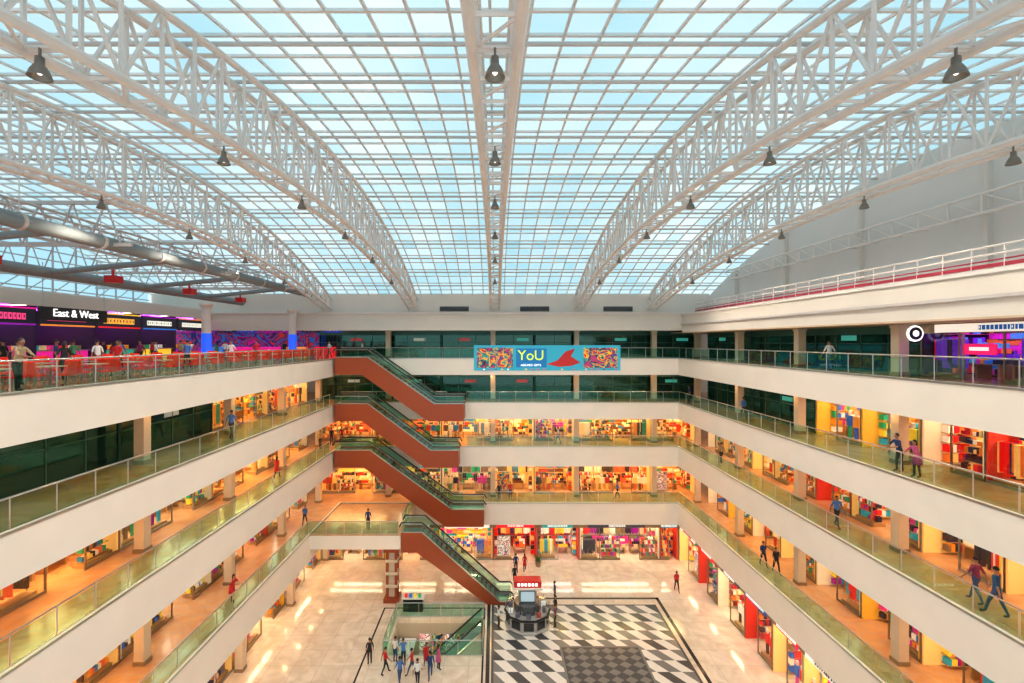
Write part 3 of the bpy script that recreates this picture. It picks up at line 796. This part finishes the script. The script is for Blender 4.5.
for (x, y) in ((-18.9, 45.2), (-22.9, 38.4)):
    b = MB(); b.lathe(x, y, [(.45, FL[4]), (.45, FL[4] + .3), (.34, FL[4] + .35), (.34, EYE + 2.6), (.5, EYE + 2.9), (.5, EYE + 3.0), (0, EYE + 3.0)], 'white', 20)
    b.lathe(x, y, [(.34, FL[4] + .6), (.36, FL[4] + .6), (.36, FL[4] + 2.3), (.34, FL[4] + 2.3)], 'blue', 20)
    b.build('round_column')

def link(name, me, loc, rz=0):
    o = bpy.data.objects.new(name, me); S.collection.objects.link(o); o.location = loc; o.rotation_euler = (0, 0, rz); return o
b = MB(); b.box(-.4, .4, -.4, .4, .71, .75, 'table'); b.tube((0, 0, .03), (0, 0, .71), .04, 'steel', 8); b.lathe(0, 0, [(0, 0), (.26, 0), (.26, .03), (0, .04)], 'steel', 14)
tb = b.build('dining_table'); tme = tb.data; bpy.data.objects.remove(tb)
b = MB()
b.box(-.22, .22, -.2, .22, .40, .47, 'orange')
b.hexa([(-.22, -.2, .47), (.22, -.2, .47), (.22, -.16, .47), (-.22, -.16, .47), (-.2, -.27, .95), (.2, -.27, .95), (.2, -.23, .95), (-.2, -.23, .95)], 'orange')
for sx in (-.18, .18):
    b.tube((sx, .19, 0), (sx, .17, .43), .016, 'steel'); b.tube((sx, -.19, 0), (sx, -.18, .45), .016, 'steel')
cb = b.build('dining_chair'); cme = cb.data; bpy.data.objects.remove(cb)
PTAKEN = [(-17.9, 18.2), (-17.8, 20.0), (-17.9, 23.0), (-20.2, 24.6), (-17.8, 28.0), (-18.0, 36.5), (-15.6, 15.8), (-22.6, 24.9), (-22.9, 29.6), (-17.7, 32.5)]
for r_, x in enumerate((-16.4, -19.1, -21.3)):
    for i in range(17):
        y = 12.0 + i * 1.95 + (r_ % 2) * .6
        if y > 43.5 or (r_ == 2 and 37 < y < 40): continue
        link('dining_table', tme, (x, y, FL[4]))
        for (ax, ay, rr) in ((.62, 0, math.pi / 2), (-.62, 0, -math.pi / 2), (0, .62, math.pi), (0, -.62, 0)):
            px_, py_ = x + ax, y + ay
            if any(abs(px_ - q[0]) + abs(py_ - q[1]) < .8 for q in PTAKEN): continue
            link('dining_chair', cme, (px_, py_, FL[4]), rr + R.uniform(-.12, .12))

# ---------------------------------------------------------------- banner
b = MB()
bx0, bx1, bz0, bz1 = -2.0, 11.9, EYE - 2.75, EYE - .35
y = YB - .08
b.box(bx0, bx1, y, y + .04, bz0, bz1, 'sign', (.03, .28, .38))
b.box(bx0 + .3, bx0 + 3.7, y - .02, y, bz0 + .25, bz1 - .25, 'poster')
b.box(bx0 + 4.0, bx0 + 6.9, y - .02, y, bz0 + .3, bz1 - .3, 'sign', (.01, .14, .33))
b.box(bx1 - 3.5, bx1 - .3, y - .02, y, bz0 + .25, bz1 - .25, 'poster')
P = [(6.9, .6), (7.9, .95), (8.7, 1.8), (9.6, 2.1), (9.2, 1.35), (10.1, .75), (9.3, .45), (8.1, .35)]
b.face([(bx0 + p[0], y - .03, bz0 + p[1]) for p in P], 'red')
for i in range(24):
    x = bx0 + .3 + i * .57
    b.box(x, x + .18, y - .015, y, bz0 + .06, bz0 + .16, 'sign', R.choice(SIGNC))
bo = b.build('hanging_banner')
M['ltxt'] = mat('lime_lettering', (.7, .9, .05), .4, emit=(.7, .9, .05), es=.5)
text('YoU', (bx0 + 5.4, y - .03, (bz0 + bz1) / 2 + .2), 1.35, (math.pi / 2, 0, 0), 'banner_lettering', bo, 'ltxt')
text('ASSURED GIFTS', (bx0 + 5.4, y - .03, bz0 + .5), .28, (math.pi / 2, 0, 0), 'banner_lettering_small', bo)
b = MB(); X_, Y_, Z_ = 19.9, 22.9, EYE + .38
b.tube((X_, Y_, Z_), (X_, Y_ + .1, Z_), .38, 'txt', 24); b.tube((X_, Y_ - .02, Z_), (X_, Y_, Z_), .30, 'vent', 24); b.tube((X_, Y_ - .03, Z_), (X_, Y_ - .02, Z_), .15, 'txt', 16); b.tube((X_, Y_ + .05, Z_ + .37), (X_, Y_ + .05, EYE + .8), .03, 'steel')
b.build('round_shop_sign')
b = MB(); b.box(20.2, 20.25, 19.5, 20.9, EYE - .55, EYE - .1, 'sign', (.8, .02, .15)); b.box(20.18, 20.2, 19.8, 20.6, EYE - .38, EYE - .24, 'sign', (1, .9, .9)); b.box(20.2, 20.25, 16.2, 18.2, EYE + .1, EYE + .36, 'sign', (.8, .05, .6)); b.box(20.2, 20.25, 16.0, 17.2, EYE - .9, EYE - .1, 'sign', (.9, .6, .95)); b.box(20.2, 20.25, 20.85, 20.95, EYE - 1.65, EYE + .36, 'steel'); b.box(20.2, 20.25, 15.9, 16.0, EYE - 1.65, EYE + .36, 'steel')
b.build('neon_shop_sign')

# ---------------------------------------------------------------- kiosk
b = MB(); kx, ky = 2.4, 35.9
b.lathe(kx, ky, [(0, .02), (1.65, .02), (1.7, .12), (1.6, .2), (1.6, .95), (1.7, 1.0), (1.7, 1.06), (1.0, 1.06)], 'lgrey', 10)
b.lathe(kx, ky, [(1.62, 1.06), (1.62, 1.65), (1.5, 1.7), (1.0, 1.7)], 'glasss', 10)
b.lathe(kx, ky, [(1.71, .98), (1.73, .98), (1.73, 1.08), (1.60, 1.08)], 'rubber', 10)
b.lathe(kx, ky, [(1.0, .1), (1.0, 1.7), (.9, 1.7), (0, 1.7)], 'dgrey', 10)
for i in range(10):
    t = 2 * math.pi * (i + .5) / 10
    c_, s_ = math.cos(t), math.sin(t)
    cx, cy = kx + 1.3 * c_, ky + 1.3 * s_
    b.box(cx - .16, cx + .16, cy - .12, cy + .12, 1.07, 1.07 + R.uniform(.2, .45), 'merch', R.choice([(.8, .8, .85), (.1, .1, .15), (.5, .6, .7), (.9, .9, .9), (.3, .05, .05)]))
    b.tube((kx + 1.6 * math.cos(t - .314), ky + 1.6 * math.sin(t - .314), 1.0), (kx + 1.6 * math.cos(t - .314), ky + 1.6 * math.sin(t - .314), 1.7), .03, 'steel')
    w_ = .36; P4 = [(kx + 1.55 * c_ + w_ * s_ * q1, ky + 1.55 * s_ - w_ * c_ * q1, zz) for q1, zz in ((-1, .3), (1, .3), (1, .88), (-1, .88))]
    b.face(P4, 'black')
for sx in (-.6, .6):
    for sy in (-.4, .4): b.tube((kx + sx, ky + sy, 1.0), (kx + sx, ky + sy, 3.0), .05, 'steel', 8)
b.box(kx - 1.0, kx + 1.0, ky - .45, ky + .45, 2.85, 3.3, 'red'); b.box(kx - 1.1, kx + 1.1, ky - .55, ky + .55, 2.72, 2.85, 'wstone')
for q in range(6): b.box(kx - .75 + q * .26, kx - .58 + q * .26, ky - .48, ky - .45, 2.98, 3.18, 'txt')
b.box(kx - .6, kx + .6, ky - .3, ky + .3, 1.7, 2.6, 'merch', (.10, .11, .13)); b.box(kx - .5, kx + .5, ky - .35, ky - .3, 1.8, 2.5, 'sign', (.35, .45, .5))
b.build('display_kiosk')
b = MB()
b.box(-7.1, -5.6, 37.4, 37.9, 0, 1.0, 'black'); b.box(-7.2, -5.5, 37.3, 38.0, 1.0, 1.06, 'wstone')
for i in range(4): b.box(-7.0 + .35 * i, -6.8 + .35 * i, 37.5, 37.7, 1.06, 1.3, 'merch', PAL['mix'][i])
b.build('promotion_counter')
def plant(x, y, z):
    b = MB(); b.lathe(x, y, [(0, z), (.2, z), (.28, z + .45), (.3, z + .5), (.24, z + .5), (.22, z + .42), (0, z + .42)], 'frame', 14)
    for i in range(26):
        t = R.uniform(0, 6.28); l = R.uniform(.4, .8); a = R.uniform(.3, 1.2)
        p = Vector((x, y, z + .42)); q = p + Vector((math.cos(t) * l * math.cos(a), math.sin(t) * l * math.cos(a), l * math.sin(a)))
        w = Vector((-math.sin(t), math.cos(t), 0)) * .05; mid = (p + q) / 2 + Vector((0, 0, .08))
        b.face([p, mid + w, q, mid - w], 'leaf')
    b.build('potted_plant')
for (x, y) in ((-9.6, 45.0), (4.0, 45.0)): plant(x, y, 0)

# ---------------------------------------------------------------- people
SK = [mat('skin_a', (.42, .22, .13), .5), mat('skin_b', (.30, .15, .09), .5)]
HAIR = mat('black_hair', (.015, .012, .01), .5); SHOE = mat('dark_shoe', (.03, .025, .02), .5); EYEM = mat('eye_white', (.8, .8, .8), .3)
CL = {}
def cl(c):
    if c not in CL: CL[c] = mat('cloth_%d' % len(CL), c, .8, scale=20)
    return CL[c]
def person(x, y, z, head, shirt, pants, pose='walk', female=False, H=1.7):
    s = H / 1.7; sw = .165 if not female else .148
    ph = R.choice((-1, 1)); st = {'walk': .24, 'stand': .02, 'lean': .05}[pose] * ph
    V = []; Rd = []; E = []; lab = []
    def av(p, r, par, l):
        V.append(Vector(p)); Rd.append(r if isinstance(r, tuple) else (r, r)); lab.append(l)
        if par is not None: E.append((par, len(V) - 1))
        return len(V) - 1
    ln = .12 if pose == 'lean' else 0.02
    pel = av((0, 0, .93), (.135, .10), None, 'p')
    sp = av((0, ln * .3, 1.08), (.12, .092), pel, 's')
    ch = av((0, ln * .8, 1.28), (.145, .10), sp, 's')
    nb = av((0, ln, 1.41), (.075, .065), ch, 's')
    nk = av((0, ln + .01, 1.48), (.048, .05), nb, 'k')
    hd = av((0, ln + .02, 1.56), (.066, .075), nk, 'k')
    ht = av((0, ln + .015, 1.635), (.062, .075), hd, 'k')
    hands = []
    for sd in (-1, 1):
        sh = av((sd * sw, ln, 1.375), .055, nb, 's')
        if pose == 'lean':
            el = av((sd * .23, ln + .16, 1.17), .041, sh, 's'); wr = av((sd * .12, ln + .36, 1.12), .027, el, 'k'); hp = Vector((sd * .07, ln + .42, 1.11)); hv = Vector((-sd * .5, .8, 0))
        else:
            a = -st * sd * .9
            el = av((sd * (sw + .06), a * .45 - .01, 1.12), .041, sh, 's'); wr = av((sd * (sw + .07), a * 1.1 + .06, .89), .027, el, 'k'); hp = Vector((sd * (sw + .07), a * 1.2 + .08, .82)); hv = Vector((0, .15, -1))
        h2 = av(hp, (.034, .022), wr, 'k'); hands.append((hp, hv.normalized(), sd))
        f = st * sd
        hip = av((sd * .085, 0, .88), .088, pel, 'p')
        bk = .10 if f < -.05 else 0
        kn = av((sd * .09, f * .55 + .04, .50), .056, hip, 'p')
        an = av((sd * .09, f * 1.15, .09 + bk * .35), .038, kn, 'p')
        to = av((sd * .11, f * 1.15 + .15, .04 + bk * .05), (.042, .03), an, 'f')
    me = bpy.data.meshes.new('sk'); me.from_pydata([tuple(v) for v in V], E, [])
    ob = bpy.data.objects.new('sk', me); S.collection.objects.link(ob)
    md = ob.modifiers.new('Skin', 'SKIN'); md.use_smooth_shade = True
    if not me.skin_vertices:
        bpy.context.view_layer.objects.active = ob
        bpy.context.view_layer.update()
    sv = me.skin_vertices[0].data
    for i, r in enumerate(Rd): sv[i].radius = r; sv[i].use_root = (i == 0)
    ss = ob.modifiers.new('Sub', 'SUBSURF'); ss.levels = 2; ss.render_levels = 2
    dg = bpy.context.evaluated_depsgraph_get(); dg.update()
    bm_ = bpy.data.meshes.new_from_object(ob.evaluated_get(dg))
    bpy.data.objects.remove(ob)
    b = MB()
    skin = R.choice(SK); shm = cl(shirt); pam = cl(pants)
    b.v = [tuple(v.co) for v in bm_.vertices]
    segs = [(V[a_], V[c_], lab[c_]) for a_, c_ in E]
    for p in bm_.polygons:
        c = p.center; best = None; bd = 9
        for (a_, c_, l) in segs:
            d = c_ - a_; t_ = max(0, min(1, (c - a_).dot(d) / max(1e-9, d.length_squared))); q = (a_ + d * t_ - c).length
            if q < bd: bd = q; best = l
        k = {'p': pam, 's': shm, 'k': skin, 'f': SHOE}[best]
        if c.z < .11: k = SHOE
        if best in 'ps' and c.z > 1.44: k = skin
        b.f.append(tuple(p.vertices)); b.m.append(b.mi(k)); b.c.append(None)
    hc = (0, ln + .015, 1.60)
    b.ell(hc, (.076, .092, .112), skin, 12, 9)
    b.ell((0, hc[1] - .014, 1.622), (.084, .094, .105), HAIR, 12, 9, cut=5)
    if female: b.ell((0, hc[1] - .075, 1.53), (.07, .045, .15), HAIR, 10, 8)
    b.ell((0, hc[1] + .094, 1.585), (.014, .02, .022), skin, 6, 5)
    for sd in (-1, 1):
        b.ell((sd * .03, hc[1] + .082, 1.612), (.014, .010, .008), EYEM, 6, 5); b.ell((sd * .03, hc[1] + .090, 1.612), (.006, .005, .007), HAIR, 6, 4)
        b.ell((sd * .078, hc[1] - .005, 1.598), (.012, .02, .03), skin, 6, 5)
    b.ell((0, hc[1] + .084, 1.545), (.026, .01, .007), M['pink'], 6, 4)
    if female:
        b.lathe(0, 0, [(.13, 1.1), (.15, .95), (.18, .75), (.2, .6), (.19, .6)], shm, 12)
    for hp, hv, sd in hands:
        sdv = Vector((0, 1, 0)) if abs(hv.z) > .5 else Vector((1, 0, 0)).cross(hv).cross(hv) * -1
        sdv = sdv.normalized()
        for i, (o_, l_) in enumerate(((-.024, .055), (-.008, .068), (.009, .064), (.025, .05))):
            p0 = hp + sdv * o_ + hv * .015; p1 = p0 + hv * l_ * .55; p2 = p1 + (hv + Vector((-sd * .5, .2, -.1))).normalized() * l_ * .5
            b.tube(p0, p1, .0095, skin, 6); b.tube(p1, p2, .0085, skin, 6, .006)
        p0 = hp + sdv * .026 - hv * .02; p1 = p0 + (hv * .5 + sdv).normalized() * .035; p2 = p1 + (hv + sdv * .2).normalized() * .03
        b.tube(p0, p1, .011, skin, 6); b.tube(p1, p2, .010, skin, 6, .007)
    me = bpy.data.meshes.new('person'); me.from_pydata(b.v, [], b.f)
    for k in b.ml: me.materials.append(k if not isinstance(k, str) else M[k])
    me.polygons.foreach_set('material_index', b.m); me.polygons.foreach_set('use_smooth', [True] * len(b.f))
    bpy.data.meshes.remove(bm_)
    o = bpy.data.objects.new('person', me); S.collection.objects.link(o)
    o.location = (x, y, z); o.rotation_euler = (0, 0, math.radians(head)); o.scale = (s, s, s)
NAVY = (.03, .06, .18); BLK = (.03, .03, .035); RED = (.55, .03, .04); WHT = (.75, .75, .75); BLU = (.08, .2, .5); PNK = (.6, .12, .3); DEN = (.06, .1, .2); GRN = (.1, .3, .15); TAN = (.45, .33, .2); PLU = (.25, .05, .12)
P_ = [
 (18.35, 17.7, 2, 20, (.03, .10, .22), DEN, 'walk', 0, 1.8), (18.5, 18.6, 2, 10, PLU, DEN, 'walk', 0, 1.76),
 (18.15, 20.8, 3, 90, PNK, BLK, 'lean', 1, 1.62), (18.15, 21.7, 3, 90, NAVY, BLK, 'lean', 0, 1.72),
 (18.4, 33.2, 1, 180, NAVY, BLK, 'walk', 0, 1.7), (18.7, 32.2, 1, 175, BLK, BLK, 'walk', 0, 1.72),
 (-15.8, 29.0, 3, 0, BLU, BLK, 'walk', 0, 1.72), (-15.55, 28.6, 1, 270, RED, BLK, 'lean', 1, 1.65),
 (-15.8, 46.8, 2, 180, BLK, DEN, 'stand', 0, 1.7), (-15.0, 47.4, 2, 200, RED, BLK, 'walk', 0, 1.7), (-16.4, 45.4, 2, 190, TAN, BLK, 'walk', 0, 1.7),
 (-10.4, 39.7, 1, 180, NAVY, BLK, 'stand', 0, 1.7),
 (-15.6, 15.8, 4, 270, TAN, BLK, 'lean', 0, 1.75), (-17.9, 18.2, 4, 0, PNK, DEN, 'stand', 0, 1.7), (-17.8, 20.0, 4, 30, BLK, BLK, 'walk', 1, 1.65),
 (-17.9, 23.0, 4, 180, RED, BLK, 'walk', 0, 1.7), (-20.2, 24.6, 4, 60, WHT, BLK, 'stand', 0, 1.7), (-23.5, 27.0, 4, 90, GRN, BLK, 'walk', 0, 1.7),
 (-24.5, 31.0, 4, 90, RED, DEN, 'stand', 1, 1.6), (-23.8, 34.0, 4, 100, WHT, BLK, 'walk', 0, 1.7), (-17.8, 28.0, 4, 10, BLU, BLK, 'walk', 0, 1.7), (-17.7, 32.5, 4, 180, WHT, BLK, 'walk', 0, 1.7),
 (-18.0, 36.5, 4, 180, RED, BLK, 'walk', 0, 1.7), (-26.0, 25.6, 4, 90, BLK, BLK, 'stand', 0, 1.7), (-25.5, 23.4, 4, 90, TAN, BLK, 'stand', 1, 1.6),
 (-24.0, 24.3, 4, 0, WHT, DEN, 'walk', 0, 1.7), (-22.6, 24.9, 4, 300, NAVY, BLK, 'stand', 0, 1.72), (-25.0, 28.6, 4, 90, PNK, BLK, 'stand', 1, 1.6),
 (-22.9, 29.6, 4, 180, BLU, BLK, 'walk', 0, 1.7), (-26.2, 32.4, 4, 90, BLK, DEN, 'stand', 0, 1.7), (-25.6, 36.2, 4, 90, RED, BLK, 'stand', 0, 1.7), (-23.2, 41.6, 4, 0, WHT, DEN, 'walk', 0, 1.7), (-24.6, 42.8, 4, 90, GRN, BLK, 'stand', 1, 1.6), (-20.2, 46.5, 4, 0, BLK, BLK, 'stand', 0, 1.7), (-17.4, 45.2, 4, 0, RED, BLK, 'walk', 1, 1.6), (-16.0, 46.8, 4, 90, WHT, BLK, 'walk', 0, 1.7),
 (-24.4, 39.4, 4, 60, PNK, DEN, 'stand', 1, 1.62), (-23.4, 36.0, 4, 0, TAN, BLK, 'walk', 0, 1.72), (-25.2, 34.4, 4, 80, BLU, DEN, 'stand', 0, 1.7), (-23.6, 32.2, 4, 180, PLU, BLK, 'walk', 0, 1.7),
 (-8.1, 31.3, 0, 20, BLK, BLK, 'stand', 0, 1.72), (-6.5, 31.5, 0, 330, WHT, DEN, 'stand', 0, 1.7), (-5.9, 31.2, 0, 20, BLU, BLK, 'lean', 0, 1.7),
 (-4.4, 31.0, 0, 200, RED, BLK, 'walk', 1, 1.62), (-5.2, 30.3, 0, 90, RED, DEN, 'walk', 0, 1.7), (-4.0, 29.9, 0, 10, NAVY, DEN, 'walk', 0, 1.75), (-3.6, 30.8, 0, 300, PNK, BLK, 'stand', 1, 1.6), (-4.7, 29.3, 0, 0, WHT, BLK, 'walk', 0, 1.7), (-6.9, 30.4, 0, 300, RED, BLK, 'walk', 0, 1.7), (-5.8, 29.5, 0, 30, BLU, DEN, 'walk', 0, 1.7),
 (1.9, 43.8, 0, 0, NAVY, BLK, 'walk', 0, 1.7), (2.7, 44.0, 0, 0, RED, BLK, 'walk', 1, 1.6), (4.8, 38.8, 0, 90, NAVY, BLK, 'stand', 0, 1.7), (4.6, 36.6, 0, 100, BLK, BLK, 'stand', 0, 1.7), (4.4, 35.4, 0, 80, PLU, BLK, 'stand', 0, 1.7), (.25, 35.2, 0, 280, WHT, BLK, 'stand', 0, 1.7), (1.7, 41.6, 0, 0, BLK, BLK, 'walk', 0, 1.7),
 (.4, 47.0, 1, 180, BLK, BLK, 'stand', 0, 1.7), (1.5, 47.3, 1, 180, RED, DEN, 'stand', 0, 1.7), (18.3, 45.6, 3, 90, NAVY, BLK, 'stand', 0, 1.7), (6.2, 47.4, 2, 90, WHT, DEN, 'walk', 0, 1.7), (18.6, 36.2, 3, 0, BLU, BLK, 'walk', 0, 1.7),
 (18.7, 40.0, 2, 0, TAN, BLK, 'walk', 0, 1.7), (-13.0, 47.4, 4, 270, WHT, BLK, 'stand', 0, 1.7), (-16.0, 35.5, 2, 0, RED, BLK, 'walk', 1, 1.6), (-15.9, 40.5, 1, 180, BLU, BLK, 'walk', 0, 1.7), (12.0, 47.4, 1, 90, BLU, BLK, 'walk', 0, 1.7),
 (18.8, 27.2, 4, 0, WHT, DEN, 'walk', 0, 1.7), (18.5, 26.2, 2, 180, BLU, BLK, 'walk', 0, 1.7), (15.2, 40.5, 0, 180, RED, BLK, 'walk', 0, 1.7),
]
for (x, y, L, h, a_, c_, po, fm, H) in P_:
    person(x, y, FL[L], h, a_, c_, po, bool(fm), H)

# ---------------------------------------------------------------- world + camera
w = bpy.data.worlds.new('World'); S.world = w; w.use_nodes = True
nt = w.node_tree; nt.nodes.clear()
o = nt.nodes.new('ShaderNodeOutputWorld'); bg = nt.nodes.new('ShaderNodeBackground')
tc = nt.nodes.new('ShaderNodeTexCoord'); n = nt.nodes.new('ShaderNodeTexNoise'); n.inputs['Scale'].default_value = 2.2; n.inputs['Detail'].default_value = 4
cr = nt.nodes.new('ShaderNodeValToRGB')
cr.color_ramp.elements[0].position = .35; cr.color_ramp.elements[0].color = (.58, .77, .85, 1)
cr.color_ramp.elements[1].position = .68; cr.color_ramp.elements[1].color = (.92, .95, .96, 1)
nt.links.new(tc.outputs['Generated'], n.inputs['Vector']); nt.links.new(n.outputs['Fac'], cr.inputs[0]); nt.links.new(cr.outputs[0], bg.inputs[0])
bg.inputs[1].default_value = 1.04; nt.links.new(bg.outputs[0], o.inputs[0])

cd = bpy.data.cameras.new('camera'); cam = bpy.data.objects.new('camera', cd); S.collection.objects.link(cam)
cam.location = (0, 0, EYE); cam.rotation_euler = (math.pi / 2, 0, 0)
cd.sensor_width = 36; cd.lens = 484 / 1024 * 36; cd.shift_x = 17 / 1024; cd.clip_end = 300; cd.clip_start = .05
S.camera = cam
